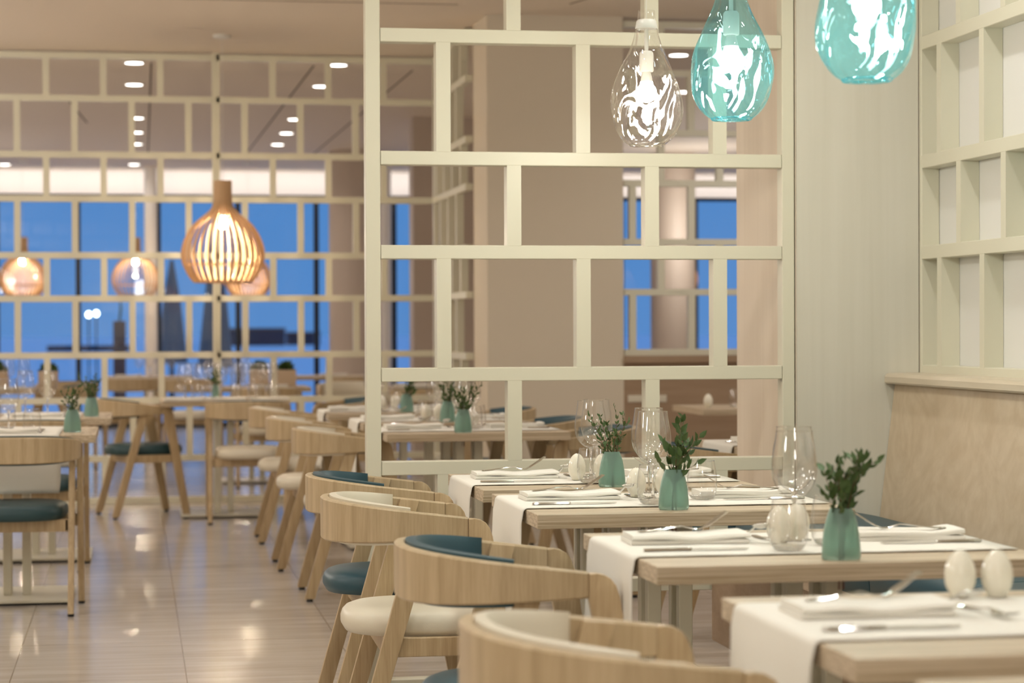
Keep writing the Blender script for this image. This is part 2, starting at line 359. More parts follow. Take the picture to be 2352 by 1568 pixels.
# ---------------------------------------------------------------- ceiling downlights
def mk_down():
    t = bpy.data.objects.new('downlight', None); C.objects.link(t); t.empty_display_size = .1
    MB().lathe([(.078, 0), (.078, -.006), (.066, -.008), (.064, -.002)], 24).build('trim_ring', MT['whitepaint'], t)
    MB().lathe([(.0635, -.006), (.0635, -.004)], 24).build('lens', MT['downlight'], t)
    return t
dl_lab = {0: 'round ceiling downlight nearest the far lattice in the left row'}
for i, (x, y) in enumerate(FAR_SPOTS[:14]):
    if i < 7: lab = 'lit ceiling downlight of the left row beyond the far lattice, %s' % ['nearest', 'second nearest', 'third', 'fourth', 'fifth', 'leftmost by windows', 'by the window band'][i]
    elif i < 12: lab = 'lit ceiling downlight of the right row beyond the far lattice, %s' % ['nearest', 'second nearest', 'third', 'fourth', 'last'][i-7]
    elif i == 12: lab = 'lit ceiling downlight just past the far right lattice'
    elif i == 13: lab = 'lit ceiling downlight deeper behind the far right lattice'
    place('down', mk_down, (x, y, CEIL), 0, lab, 'ceiling light', 'round ceiling downlights')

# ================================================================ chair
def chair_maker(seatm, padm):
    def mk():
        ox = -.28
        t = bpy.data.objects.new('armchair', None); C.objects.link(t); t.empty_display_size = .1
        def plan(s_, off=0):
            """s_ in -1..1 along the bent rail from one arm tip to the other"""
            hw, xa, tip = .268-off, .25, .365
            L1 = (tip-xa); La = 1.57*.262; tot = L1+La; d = abs(s_)*tot
            if d <= La:
                th = (d/La)*pi/2; ex = 2/2.35
                x = xa-(xa-off)*(cos(th)**ex if cos(th) > 1e-6 else 0); y = hw*(sin(th)**ex if sin(th) > 1e-6 else 0)
            else: x = xa+(d-La); y = hw-.006*(d-La)/L1
            return x, (y if s_ > 0 else -y)
        def zt(x): return .757-.043*min(1, (x/.38))**1.1
        def zb(x): return .645+.018*min(1, (x/.38))**.9
        N = 46; th_ = .0235
        def ring(s_, o0, o1, zt_, zb_, bv):
            xo, yo = plan(s_, o0); xi, yi = plan(s_, o1)
            pts = []
            for (k, z) in ((0, zb_+bv), (.18, zb_), (.82, zb_), (1, zb_+bv), (1, zt_-bv), (.82, zt_), (.18, zt_), (0, zt_-bv)):
                pts.append((xo+(xi-xo)*k+ox, yo+(yi-yo)*k, z))
            return pts
        rs = []
        for i in range(N+1):
            s_ = -1+2*i/N; x, y = plan(s_); rs.append(ring(s_, 0, th_, zt(x), zb(x), .004))
        MB().rings(rs).build('back_rail', MT['ash'], t, 40)
        # pad inside the rail
        rs = []; n2 = 34
        for i in range(n2+1):
            s_ = (-1+2*i/n2)*.728; x, y = plan(s_, th_)
            f = 1-abs(-1+2*i/n2)**10
            o0, o1 = th_+.0008, th_+.006+.024*f
            zt_, zb_ = zt(x)+.008, zb(x)-.010
            xo, yo = plan(s_, o0); xi, yi = plan(s_, o1); xm, ym = plan(s_, (o0+o1)/2+.004)
            xr, yr = plan(s_, .012)
            rs.append([(xo+ox, yo, zb_+.006), (xm+ox, ym, zb_), (xi+ox, yi, zb_+.014), (xi+ox, yi, (zt_+zb_)/2), (xi+ox, yi, zt_-.014), (xm+ox, ym, zt_), (xo+ox, yo, zt_-.002)])
        MB().rings(rs).build('back_pad', padm, t, 50)
        # legs
        for sy in (-1, 1):
            # front leg: rounded cap at the arm tip, leaning forward to the foot
            fx, fy = .405, .2565*sy
            top = [(.366, .7135), (.383, .713), (.398, .710), (.411, .702), (.421, .688), (.428, .667)]
            poly = top + [(.540, .012), (.494, .012), (.366, .66)]
            poly = [(u+ox, v) for u, v in poly]
            lg = MB().prism(poly, 'y', fy-.013, fy+.013, .003, 2).build('leg', MT['ash_leg'], t, 35)
            MB().lathe([(.014, 0), (.014, .012)], 12, c=(.517+ox, fy)).build('glide', MT['black'], lg)
            # rear leg: inside the rail, leaning forward from the foot
            ry = (.268-.0235-.0135)*sy
            poly = [(.037, .012), (.083, .012), (.290, .724), (.238, .729)]
            poly = [(u+ox, v) for u, v in poly]
            lg = MB().prism(poly, 'y', ry-.0125, ry+.0125, .003, 2).build('leg', MT['ash_leg'], t, 35)
            MB().lathe([(.014, 0), (.014, .012)], 12, c=(.06+ox, ry)).build('glide', MT['black'], lg)
        # seat frame
        m = MB()
        for sy in (-1, 1): m.box(.15+ox, .46+ox, sy*.215-.011, sy*.215+.011, .352, .402, .002, 1)
        m.box(.15+ox, .172+ox, -.218, .218, .349, .401, .002, 1); m.box(.44+ox, .462+ox, -.245, .245, .349, .401, .002, 1)
        m.build('seat_frame', MT['ash_leg'], t, 30)
        # cushion
        def sup(a, n_=2.7):
            c_, s__ = cos(a), sin(a)
            return (abs(c_)**(2/n_)*(1 if c_ >= 0 else -1), abs(s__)**(2/n_)*(1 if s__ >= 0 else -1))
        prof = [(.88, .398), (.96, .401), (1.0, .418), (1.0, .434), (.98, .449), (.94, .459), (.86, .466), (.6, .4705), (.3, .472), (.02, .4725)]
        rs = []
        for k, z in prof:
            ring_ = []
            for i in range(44):
                u, v = sup(2*pi*i/44)
                ring_.append((.298+ox+.245*k*u, .2155*k*v*(1-.06*(-u+1)/2), z))
            rs.append(ring_)
        MB().rings(rs).build('seat_cushion', seatm, t, 60)
        return t
    return mk
mk_blue = chair_maker(MT['teal'], MT['teal']); mk_white = chair_maker(MT['offwhite'], MT['offwhite'])
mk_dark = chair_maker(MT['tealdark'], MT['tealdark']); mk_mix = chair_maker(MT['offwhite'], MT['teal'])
def chair(kind, xr, yr, face, label, group=None):
    """xr, yr: middle of the rail's rear face; face: facing angle"""
    mk = dict(b=mk_blue, w=mk_white, d=mk_dark, m=mk_mix)[kind]
    return place('chair'+kind, mk, (xr+.28*cos(face), yr+.28*sin(face), 0), face, label, 'chair', group)
RW = 'armchairs along the near bench row'; NW = 'armchairs of the row behind the lattice screen'
chair('b', .521, 6.87, 0, 'ash armchair with teal pad standing nearest the lattice screen', RW)
chair('w', .493, 5.97, radians(-1), 'ash armchair with cream pad between two teal-padded ones', RW)
chair('b', .540, 4.65, radians(-1), 'ash armchair with teal pad in front of the cream-padded one', RW)
chair('w', .491, 3.34, radians(1), 'closest ash armchair with cream pad at the bottom of the photo', RW)
chair('w', .70, 10.05, 0, 'nearest of three cream-padded armchairs cut off by the lattice post', NW)
chair('w', .655, 11.30, 0, 'middle of three cream-padded armchairs left of the lattice post', NW)
chair('w', .640, 12.72, 0, 'farthest of three cream-padded armchairs left of the lattice post', NW)
RR = 'teal-padded armchairs facing left behind the lattice screen'
chair('b', 2.26, 9.92, pi, 'teal-padded armchair facing left at the nearest table behind the screen', RR)
chair('b', 2.24, 10.97, pi, 'teal-padded armchair facing left at the middle table behind the screen', RR)
chair('b', 2.23, 12.35, pi, 'teal-padded armchair facing left at the farthest table behind the screen', RR)
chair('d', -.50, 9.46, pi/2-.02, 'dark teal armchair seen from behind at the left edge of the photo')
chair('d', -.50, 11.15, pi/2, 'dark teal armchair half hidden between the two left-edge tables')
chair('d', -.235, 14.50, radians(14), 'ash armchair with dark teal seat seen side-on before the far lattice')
chair('m', .685, 13.72, pi/2-.06, 'cream-seated armchair seen from behind at the glass-crowded table')
chair('b', 1.62, 14.45, pi+.15, 'teal-padded armchair right of the glass-crowded table')
chair('b', 1.97, 8.42, 0, 'ash armchair behind the screen at the table beyond the wall stub')

# ================================================================ tables
def mk_table():
    t = bpy.data.objects.new('dining_table', None); C.objects.link(t); t.empty_display_size = .1
    MB().box(-.405, .405, -.355, .355, .7145, .75, .0015, 1).build('tabletop', MT['table'], t, 30)
    for a in (-1, 1):
        for b in (-1, 1):
            MB().box(a*.042-.018, a*.042+.018, b*.042-.018, b*.042+.018, .022, .705, .002, 1).build('post', MT['stemmetal'], t, 30)
    MB().box(-.28, .28, -.25, .25, .010, .022, .002, 1).build('base_plate', MT['stemmetal'], t, 30)
    MB().box(-.16, .16, -.16, .16, .704, .7147, .001, 1).build('top_bracket', MT['black'], t, 30)
    for a in (-1, 1):
        for b in (-1, 1): MB().lathe([(.016, 0), (.016, .0105)], 12, c=(a*.25, b*.22)).build('foot', MT['black'], t)
    return t
TAB = {}
TB = [('T2', 1.375, 6.55, 0, 'bench-row table nearest the lattice screen'),
      ('T3', 1.378, 5.705, 0, 'second bench-row table from the screen'),
      ('T4', 1.390, 4.495, 0, 'third bench-row table from the screen'),
      ('T5', 1.385, 3.295, 0, 'fourth bench-row table at lower right'),
      ('T6', 1.402, 2.395, 0, 'closest table at the bottom right edge'),
      ('N1', 1.480, 9.90, 0, 'nearest table behind the lattice screen'),
      ('N2', 1.485, 10.96, 0, 'middle table behind the lattice screen'),
      ('N3', 1.43, 12.27, 0, 'farthest table behind the lattice screen'),
      ('L1', -.521, 10.20, pi/2, 'nearer table at the left edge'),
      ('L2', -.475, 12.00, pi/2, 'farther table at the left edge'),
      ('M', .57, 14.50, 0, 'glass-crowded table before the far lattice'),
      ('R1', 2.665, 8.42, 0, 'table beyond the wall stub'),
      ('R2', 3.525, 12.36, 0, 'table by the brown panelled wall'),
      ('F1', -1.15, 17.6, 0, 'far left table beyond the far lattice'),
      ('F2', .95, 17.6, 0, 'middle table beyond the far lattice'),
      ('F3', 2.35, 17.2, 0, 'right table beyond the far lattice'),
      ('F4', .15, 21.6, 0, 'rear table by the far windows'),
      ('F5', 1.9, 21.4, 0, 'rear table beside the taupe column')]
for k, x, y, rz, ph in TB:
    TAB[k] = (x, y, rz, ph)
    y_ = y
    place('table', mk_table, (x, y_, 0), rz, 'square wooden dining table, the %s' % ph if len(ph.split()) < 9 else ph, 'table', 'wooden dining tables')
def loc(k, u, v, z=.75):
    """u 0..0.81 from the table's left edge, v 0..0.71 from its front edge (turned with the table)"""
    x, y, rz, ph = TAB[k]; a, b = u-.405, v-.355
    return (x+a*cos(rz)-b*sin(rz), y+a*sin(rz)+b*cos(rz), z)

# ---------------------------------------------------------------- tableware
RZ = .7526
def runner_mesh(drop, both=False, w0=.16, w1=.60, seed=0):
    rr = random.Random(seed); ph = [rr.uniform(0, 6) for _ in range(5)]
    hx = .405; r_ = .012
    # path in (x,z): starts at right end on top, runs left, bends over the edge and hangs
    path = [(.39, RZ)] + [(.39-.0595*i, RZ) for i in range(1, 14)]
    path[-1] = (-hx+.004, RZ)
    for i in range(1, 7):
        a = pi/2*i/6; path.append((-hx+.004-r_*sin(a), RZ-r_+r_*cos(a)))
    for i in range(1, 13): path.append((-hx-.008, RZ-r_-(drop)*i/12))
    if both:
        pre = []
        for i in range(12, 0, -1): pre.append((hx+.008, RZ-r_-drop*i/12))
        for i in range(6, 0, -1):
            a = pi/2*i/6; pre.append((hx-.004+r_*sin(a), RZ-r_+r_*cos(a)))
        path = pre+[(hx-.004, RZ)]+path[1:]
    n_ = len(path)-1
    def f(u, v):
        i = min(n_, int(round(u*n_))); x, z = path[i]; y = -.355+w0+(w1-w0)*v
        if z < RZ-r_:
            k = (RZ-r_-z)/max(drop, .01); s_ = -1 if x < 0 else 1
            x += s_*(.004+.010*k*(1+sin(v*9+ph[0]))*.6+.007*k*(1+sin(v*17+ph[1]))*.5); y += .012*k*sin(3*k+ph[2])
        else: z += .0004*sin(x*40+v*7+ph[3])
        return (x, y, z)
    m = MB().grid(f, n_, 16); return m
def runner(k, drop=.30, both=False, seed=0, w0=.16, w1=.60, desc='white linen runner hanging over the left end of the'):
    o = runner_mesh(drop, both, w0, w1, seed).build('table_runner', MT['cloth'], smooth=60)
    md = o.modifiers.new('thickness', 'SOLIDIFY'); md.thickness = .0016; md.offset = 1
    x, y, rz, ph = TAB[k]; o.location = (x, y, 0); o.rotation_euler = (0, 0, rz)
    return tag(o, '%s %s' % (desc, ph), 'table runner', 'white table runners')
def mk_napkin(seed):
    def mk():
        rr = random.Random(seed); m = MB(); L_, W_ = .125, .062
        t = .0088; z = 0
        for k in range(2):
            dx, dy = rr.uniform(-.004, .004), rr.uniform(-.003, .003); p1, p2 = rr.uniform(0, 6), rr.uniform(0, 6)
            rs = []
            n_ = 26
            for i in range(n_+1):
                x = -L_+2*L_*i/n_; e_ = 1-abs(x/L_)**24*.2
                bulge = (.004*(x/L_)**2 + .0020*sin(x*38+p1))*k
                hh = t*(1+.10*sin(x*60+p2))
                w_ = W_*(1+.03*sin(x*22+p1))
                z0 = z+bulge*.8; z1 = z0+hh
                zm = (z0+z1)/2
                rs.append([(x+dx, -w_+.002+dy, z0), (x+dx, w_+dy, z0), (x+dx, w_+.001+dy, zm), (x+dx, w_+dy, z1), (x+dx, 0+dy, z1+.0008), (x+dx, -w_+.002+dy, z1), (x+dx, -w_-.001+dy, zm)])
            m.rings(rs); z += t-.0004
        return m.build('napkin', MT['cloth'], smooth=50)
    return mk
def strip(m, pts, widths, th):
    """flat curved strip along +x: pts (x,z), widths full, thickness th"""
    rs = []
    for (x, z), w_ in zip(pts, widths):
        h = w_/2; rs.append([(x, -h, z+th*.3), (x, -h*.6, z), (x, h*.6, z), (x, h, z+th*.3), (x, h*.7, z+th), (x, -h*.7, z+th)])
    m.rings(rs); return m
def mk_knife():
    m = MB(); strip(m, [(0, .0), (.004, .0), (.03, .0), (.09, .0), (.10, .0)], [.012, .017, .019, .014, .011], .006)
    m.prism([(.098, -.006), (.2, -.0075), (.215, -.004), (.222, .004), (.216, .0095), (.12, .0095), (.098, .006)], 'z', .0015, .0035)
    return m.build('knife', MT['steel'], smooth=40)
def mk_fork():
    m = MB(); strip(m, [(0, .0015), (.004, .001), (.03, 0), (.09, .004), (.125, .008), (.14, .006), (.155, .003)], [.012, .018, .016, .008, .007, .016, .024], .0025)
    for k in range(4):
        y = -.0092+.0061*k
        rs = []
        for x, z, w_ in ((.153, .003, .0042), (.17, .003, .0038), (.19, .006, .003), (.205, .011, .0018)):
            rs.append([(x, y-w_/2, z), (x, y+w_/2, z), (x, y+w_/2, z+.0022), (x, y-w_/2, z+.0022)])
        m.rings(rs)
    return m.build('fork', MT['steel'], smooth=40)
def mk_fork_up():
    m = MB(); strip(m, [(0, .001), (.004, .0005), (.03, .002), (.07, .007), (.10, .010), (.125, .003), (.14, .002), (.155, .008)], [.012, .019, .017, .010, .008, .009, .018, .024], .0028)
    for k in range(4):
        y = -.0092+.0061*k; rs = []
        for x, z, w_ in ((.153, .007, .0044), (.17, .017, .004), (.19, .030, .0034), (.203, .038, .0022)):
            rs.append([(x, y-w_/2, z), (x, y+w_/2, z), (x, y+w_/2, z+.0024), (x, y-w_/2, z+.0024)])
        m.rings(rs)
    return m.build('fork', MT['steel'], smooth=40)
def mk_spoon():
    m = MB(); strip(m, [(0, .002), (.004, .001), (.03, 0), (.08, .004), (.112, .009), (.122, .009)], [.010, .015, .013, .007, .006, .008], .0025)
    def f(u, v):
        a = u*2*pi; r_ = v
        return (.145+.027*r_*cos(a), .018*r_*sin(a), .0095-.0085*(1-r_*r_))
    m.grid(f, 28, 6); 
    o = m.build('spoon', MT['steel'], smooth=60); md = o.modifiers.new('t', 'SOLIDIFY'); md.thickness = .0012; return o
def mk_egg():
    t = bpy.data.objects.new('egg_shaker', None); C.objects.link(t); t.empty_display_size = .05
    prof = []
    for i in range(21):
        a = pi*i/20; z = .040-.040*cos(a); r_ = .0265*sin(a)*(1+.10*cos(a))
        prof.append((max(r_, .0003), z))
    prof = [(.0001, .0015), (.012, 0.0), (.0165, .0018)]+[p for p in prof if p[1] > .0055]
    MB().lathe(prof, 32).build('body', MT['egg'], t, 80)
    m = MB()
    for k in range(4): m.lathe([(.0012, .0782), (.0008, .0800)], 8, c=(.005*cos(k*pi/2), .005*sin(k*pi/2)))
    m.build('shaker_holes', MT['dark'], t)
    return t
def shell(prof, th, far=False):
    """closed double wall from an outer profile bottom->top"""
    inner = []
    for i, (r_, z) in enumerate(prof):
        a = prof[max(i-1, 0)]; b = prof[min(i+1, len(prof)-1)]
        dx, dz = b[0]-a[0], b[1]-a[1]; l_ = sqrt(dx*dx+dz*dz) or 1
        inner.append((max(r_-th*dz/l_, .0003), z+th*dx/l_))
    return inner
def mk_wine(mat, n_=40):
    def mk():
        bowl = [(.0045, .0885), (.018, .092), (.034, .104), (.0445, .122), (.049, .142), (.0485, .165), (.045, .19), (.0405, .212), (.0385, .2315)]
        sm = []
        for a, b_ in zip(bowl, bowl[1:]): sm += [a, ((a[0]+b_[0])/2, (a[1]+b_[1])/2)]
        sm.append(bowl[-1])
        for _ in range(2): sm = [sm[0]]+[((a[0]+2*b_[0]+c[0])/4, (a[1]+2*b_[1]+c[1])/4) for a, b_, c in zip(sm, sm[1:], sm[2:])]+[sm[-1]]
        m = MB().lathe(sm, n_, cap=(True, False)); k = len(m.bm.faces)
        m.lathe([(.0003, .0), (.037, .0), (.0375, .0012), (.020, .003), (.006, .0065), (.0038, .014), (.0034, .05), (.0038, .08), (.0075, .0895), (.0003, .0925)], n_)
        m.lathe([(.0379, .2308), (.0391, .2308), (.0391, .2324), (.0379, .2324), (.0379, .2308)], n_, cap=(False, False))
        m.bm.faces.ensure_lookup_table()
        for f in m.bm.faces[k:]: f.material_index = 1
        return m.build('wine_glass', [mat, MT['glasssolid']], smooth=60)
    return mk
def mk_tumbler(mat, n_=40):
    def mk():
        out = [(.030, .0045), (.0365, .014), (.0395, .032), (.0395, .055), (.0365, .080), (.0325, .1015)]
        m = MB().lathe(out, n_, cap=(False, False)); k = len(m.bm.faces)
        m.lathe([(.0003, 0), (.022, 0), (.0298, .0042), (.0345, .011), (.030, .0115), (.0003, .0095)], n_)
        m.lathe([(.0318, .1008), (.0332, .1008), (.0332, .1024), (.0318, .1024), (.0318, .1008)], n_, cap=(False, False))
        m.bm.faces.ensure_lookup_table()
        for f in m.bm.faces[k:]: f.material_index = 1
        return m.build('tumbler', [mat, MT['glasssolid']], smooth=60)
    return mk
def mk_vase():
    sx, sy = 1.0, .55
    out = [(.0003, 0), (.035, 0), (.0388, .005), (.0388, .014), (.0380, .027), (.0355, .052), (.0318, .072), (.0272, .088), (.0225, .0995), (.0222, .101)]
    inn = [(.0003, .006), (.033, .008), (.0358, .02), (.0332, .05), (.0293, .072), (.0248, .088), (.0202, .0995), (.0202, .101)]
    return MB().lathe(out+inn[::-1], 40, sx=sx, sy=.62).build('bud_vase', MT['vase'], smooth=60)
def leafm(m, base, d, size, rr):
    d = d.normalized(); s_ = d.cross(Vector((rr.uniform(-1, 1), rr.uniform(-1, 1), rr.uniform(-.4, 1)))).normalized(); n_ = d.cross(s_)
    L_, w_ = size, size*.24
    pts = [base, base+d*L_*.3+s_*w_+n_*w_*.25, base+d*L_*.65+s_*w_*.8+n_*w_*.2, base+d*L_-n_*L_*.08, base+d*L_*.65-s_*w_*.8+n_*w_*.2, base+d*L_*.3-s_*w_+n_*w_*.25, base+d*L_*.45]
    V = [m.bm.verts.new(p) for p in pts]
    for a, b in ((0, 1), (1, 2), (2, 3), (3, 4), (4, 5), (5, 0)): m.bm.faces.new((V[a], V[b], V[6]))
def sprig(pos, seed, lean, label, nst=4, ln=.11, leaf=.022, dens=11):
    rr = random.Random(seed); t = thing('greenery_sprig', label, 'plant', pos, 0, 'green sprigs in bud vases')
    st = MB(); lf = MB()
    for k in range(nst):
        a = rr.uniform(0, 2*pi); base = Vector((.006*cos(a), .004*sin(a), -.080)); dirx = lean+(-.85+1.7*(k+.5)/nst)+rr.uniform(-.15, .15); diry = rr.uniform(-.5, .5)
        L_ = ln*rr.uniform(.72, 1.05)
        pts = []
        for i in range(9):
            q = i/8; h = -.080+.075*min(1, q*3) if q < .34 else -.005+L_*(q-.34)/.66*(1-.12*q)
            qq = max(0, q-.3); pts.append(base*(1-q)*1+Vector((dirx*qq**1.35*L_*.95, diry*qq**1.3*L_, h)))
        st.tube([tuple(p) for p in pts], [.0011]*5+[.0009, .0008, .0006, .0004], 5)
        for i in range(dens):
            q = .43+.57*(i+rr.uniform(.1, .9))/dens; j = q*8; i0 = min(7, int(j)); p = pts[i0].lerp(pts[i0+1], j-i0)
            d = (pts[i0+1]-pts[i0]).normalized()*.7+Vector((rr.uniform(-1, 1), rr.uniform(-.8, .8), rr.uniform(-.35, .7)))
            d.normalize(); leafm(lf, p, d, leaf*rr.uniform(.7, 1.25), rr)
            if rr.random() < .55:
                d2 = Vector((-d.x, -d.y, d.z+.2)); leafm(lf, p, d2, leaf*rr.uniform(.6, 1.1), rr)
            if rr.random() < .45:   # side twig
                tip = p+d*leaf*1.6+Vector((0, 0, .008)); st.tube([tuple(p), tuple(p.lerp(tip, .5)+Vector((0, 0, .002))), tuple(tip)], [.0006, .0005, .0003], 4)
                for q3 in (.5, .8, 1.0): leafm(lf, p.lerp(tip, q3), d+Vector((rr.uniform(-.8, .8), rr.uniform(-.8, .8), rr.uniform(-.2, .8))), leaf*.85, rr)
    st.build('stems', MT['stem'], t, 60)
    lf.build('leaves', MT['leaf'], t, 30)
    return t
def setting(k, seed, near=True, twoeggs=True, vaseuv=(.372, .06), eggs=((.345, .50), (.415, .47)), tum=((.325, .20), (.42, .27)), wine=((.385, .37), (.44, .55)), lean=.1, sp=None, left=True, right=True, drop=.30, vasez=0):
    x, y, rz, ph = TAB[k]; gm = MT['glass'] if near else MT['glassfar']; gk = 'n' if near else 'f'
    runner(k, drop=drop, seed=seed)
    def pl(key, mk, uv, rot, lab, cat, grp, z=RZ+.0022, tilt=0):
        o = place(key, mk, loc(k, uv[0], uv[1], z), rz+rot, '%s %s' % (lab, ph), cat, grp)
        if tilt: o.rotation_euler = (0, tilt, rz+rot)
        return o
    if left:
        pl('napkin1', mk_napkin(1), (.165, .43), radians(R.uniform(-3, 3)), 'folded white napkin at the left of the', 'napkin', 'folded white napkins')
        pl('knife', mk_knife, (.03, .245), radians(R.uniform(-2, 2)), 'steel knife left of centre on the', 'knife', 'steel table knives')
        pl('forku', mk_fork_up, (.065, .445), radians(9), 'steel fork resting across the left napkin of the', 'fork', 'steel forks on the napkins', z=RZ+.0215)
    if right:
        pl('napkin2', mk_napkin(5), (.635, .42), radians(180+R.uniform(-3, 3)), 'folded white napkin at the right of the', 'napkin', 'folded white napkins')
        pl('knife', mk_knife, (.77, .30), radians(180), 'steel knife right of centre on the', 'knife', 'steel table knives')
        pl('forku', mk_fork_up, (.73, .40), radians(176), 'steel fork resting across the right napkin of the', 'fork', 'steel forks on the napkins', z=RZ+.0215)
    pl('spoon', mk_spoon, (.300, .500), radians(-86), 'dessert spoon lying at the middle of the', 'spoon', 'steel dessert spoons', tilt=-.20, z=RZ+.003)
    pl('sfork', mk_fork, (.335, .505), radians(-84), 'dessert fork lying beside the spoon on the', 'fork', 'steel dessert forks', z=RZ+.003)
    for i, uv in enumerate(eggs): pl('egg', mk_egg, uv, 0, '%s ivory egg-shaped shaker on the' % ('left' if i == 0 else 'right'), 'shaker', 'ivory egg-shaped shakers')
    for i, uv in enumerate(tum): pl('tum'+gk, mk_tumbler(gm), uv, 0, '%s clear stemless tumbler on the' % ('front' if i == 0 else 'rear'), 'glass', 'clear stemless tumblers')
    for i, uv in enumerate(wine): pl('wine'+gk, mk_wine(gm), uv, 0, '%s clear wine glass on the' % ('front' if i == 0 else 'rear'), 'glass', 'clear wine glasses')
    pl('vase', mk_vase, vaseuv, radians(R.uniform(-8, 8)), 'frosted green bud vase at the front of the', 'vase', 'frosted green bud vases', z=.7502)
    sprig(loc(k, vaseuv[0], vaseuv[1], .8512), seed, lean, 'green leafy sprig in the vase on the %s' % ph, **(sp or {}))
setting('T2', 11, eggs=((.325, .27), (.395, .24)), tum=((.342, .155), (.41, .28)), wine=((.39, .385), (.434, .505)), vaseuv=(.382, .045), lean=-.15, sp=dict(nst=5, ln=.115, leaf=.017, dens=13))
setting('T3', 23, eggs=((.348, .44), (.44, .50)), tum=((.335, .20), (.50, .33)), wine=((.375, .36), (.42, .60)), vaseuv=(.362, .08), lean=.25, sp=dict(nst=4, ln=.09, leaf=.034, dens=7))
setting('T4', 38, eggs=((.345, .35), (.40, .40)), tum=((.322, .205), (.44, .30)), wine=((.40, .42), (.46, .62)), vaseuv=(.386, .06), lean=.1, sp=dict(nst=5, ln=.12, leaf=.026, dens=12))
setting('T5', 41, eggs=((.382, .598), (.444, .59)), tum=((.62, .20), (.70, .27)), wine=((.70, .37), (.76, .55)), vaseuv=(.68, .06), lean=.1)
setting('N1', 52, near=True, vaseuv=(.34, .05), eggs=((.385, .25), (.45, .5)), tum=((.425, .30), (.46, .42)), wine=((.39, .38), (.44, .50)), lean=.15, sp=dict(nst=5, ln=.12, leaf=.022, dens=11))
setting('N2', 67, near=False, vaseuv=(.42, .08), lean=0, eggs=((.33, .2), (.40, .25)), wine=((.40, .38), (.46, .50)), sp=dict(nst=5, ln=.10, leaf=.022, dens=11))
setting('N3', 71, near=False, vaseuv=(.43, .05), lean=.5, sp=dict(nst=4, ln=.09, leaf=.026, dens=9), wine=((.27, .3), (.31, .5)))
runner('R1', seed=4)
place('napkin2', mk_napkin(5), loc('R2', .36, .12, .7502), 0, 'folded white napkin on the table by the brown panelled wall', 'napkin')
place('egg', mk_egg, loc('R2', .075, .17, .7502), 0, 'ivory egg-shaped shaker on the corner of the table by the panelled wall', 'shaker', 'ivory egg-shaped shakers')
place('fork', mk_fork, loc('R1', .03, .4, RZ+.003), 0, 'steel fork on the table beyond the wall stub', 'fork')
place('napkin1', mk_napkin(1), loc('R1', .2, .42, RZ+.0022), 0, 'folded white napkin on the table beyond the wall stub', 'napkin')
place('tumf', mk_tumbler(MT['glassfar']), loc('R2', .27, .30, .7502), 0, 'clear tumbler on the table by the brown panelled wall', 'glass')

# left-edge tables (seats at their near and far ends)
def left_setting(k, seed, drop):
    x, y, rz, ph = TAB[k]
    runner(k, drop=drop, both=False, seed=seed, w0=.155, w1=.56, desc='white linen runner hanging over the near end of the')
    o = MB().lathe([(.0003, 0), (.17, 0), (.172, .0012), (.17, .0024), (.0003, .0026)], 48).build('placemat', MT['cloth'], smooth=40); o.location = (x-.06, y+.17, RZ+.0024)
    tag(o, 'round white placemat at the far end of the %s' % ph, 'placemat', 'round white placemats')
    def pl(key, mk, dx, dy, lab, cat, grp, z=RZ+.0022, rot=0): return place(key, mk, (x+dx, y+dy, z), rot, '%s %s' % (lab, ph), cat, grp)
    pl('napkin1', mk_napkin(1), -.02, -.26, 'folded white napkin at the near end of the', 'napkin', 'folded white napkins')
    pl('spoon', mk_spoon, .115, -.28, 'steel spoon near the front right corner of the', 'spoon', 'steel dessert spoons', rot=pi/2)
    return pl
pl = left_setting('L1', 81, .24); ph = TAB['L1'][3]
pl('winef', mk_wine(MT['glassfar']), -.035, -.02, 'clear wine glass at the middle of the', 'glass', 'clear wine glasses')
pl('tumf', mk_tumbler(MT['glassfar']), .075, -.18, 'clear stemless tumbler near the vase on the', 'glass', 'clear stemless tumblers')
pl('tumf', mk_tumbler(MT['glassfar']), -.05, .13, 'clear tumbler behind the wine glass on the', 'glass', 'clear stemless tumblers')
place('vase', mk_vase, (-.272, 10.05, .7502), .1, 'green frosted bud vase on the %s' % ph, 'vase', 'frosted green bud vases')
sprig((-.272, 10.05, .8512), 83, -.05, 'green leafy sprig in the vase on the %s' % ph, nst=4, ln=.105, leaf=.02)
pl = left_setting('L2', 86, .24); ph = TAB['L2'][3]
pl('winef', mk_wine(MT['glassfar']), .02, .05, 'right-hand clear wine glass on the', 'glass', 'clear wine glasses')
pl('winef', mk_wine(MT['glassfar']), -.10, .13, 'left-hand clear wine glass on the', 'glass', 'clear wine glasses')
pl('tumf', mk_tumbler(MT['glassfar']), .145, -.10, 'clear stemless tumbler on the', 'glass', 'clear stemless tumblers')
place('vase', mk_vase, (-.222, 11.82, .7502), -.1, 'green frosted bud vase on the %s' % ph, 'vase', 'frosted green bud vases')
sprig((-.222, 11.82, .8512), 88, 0, 'green leafy sprig in the vase on the %s' % ph, nst=5, ln=.115, leaf=.022)

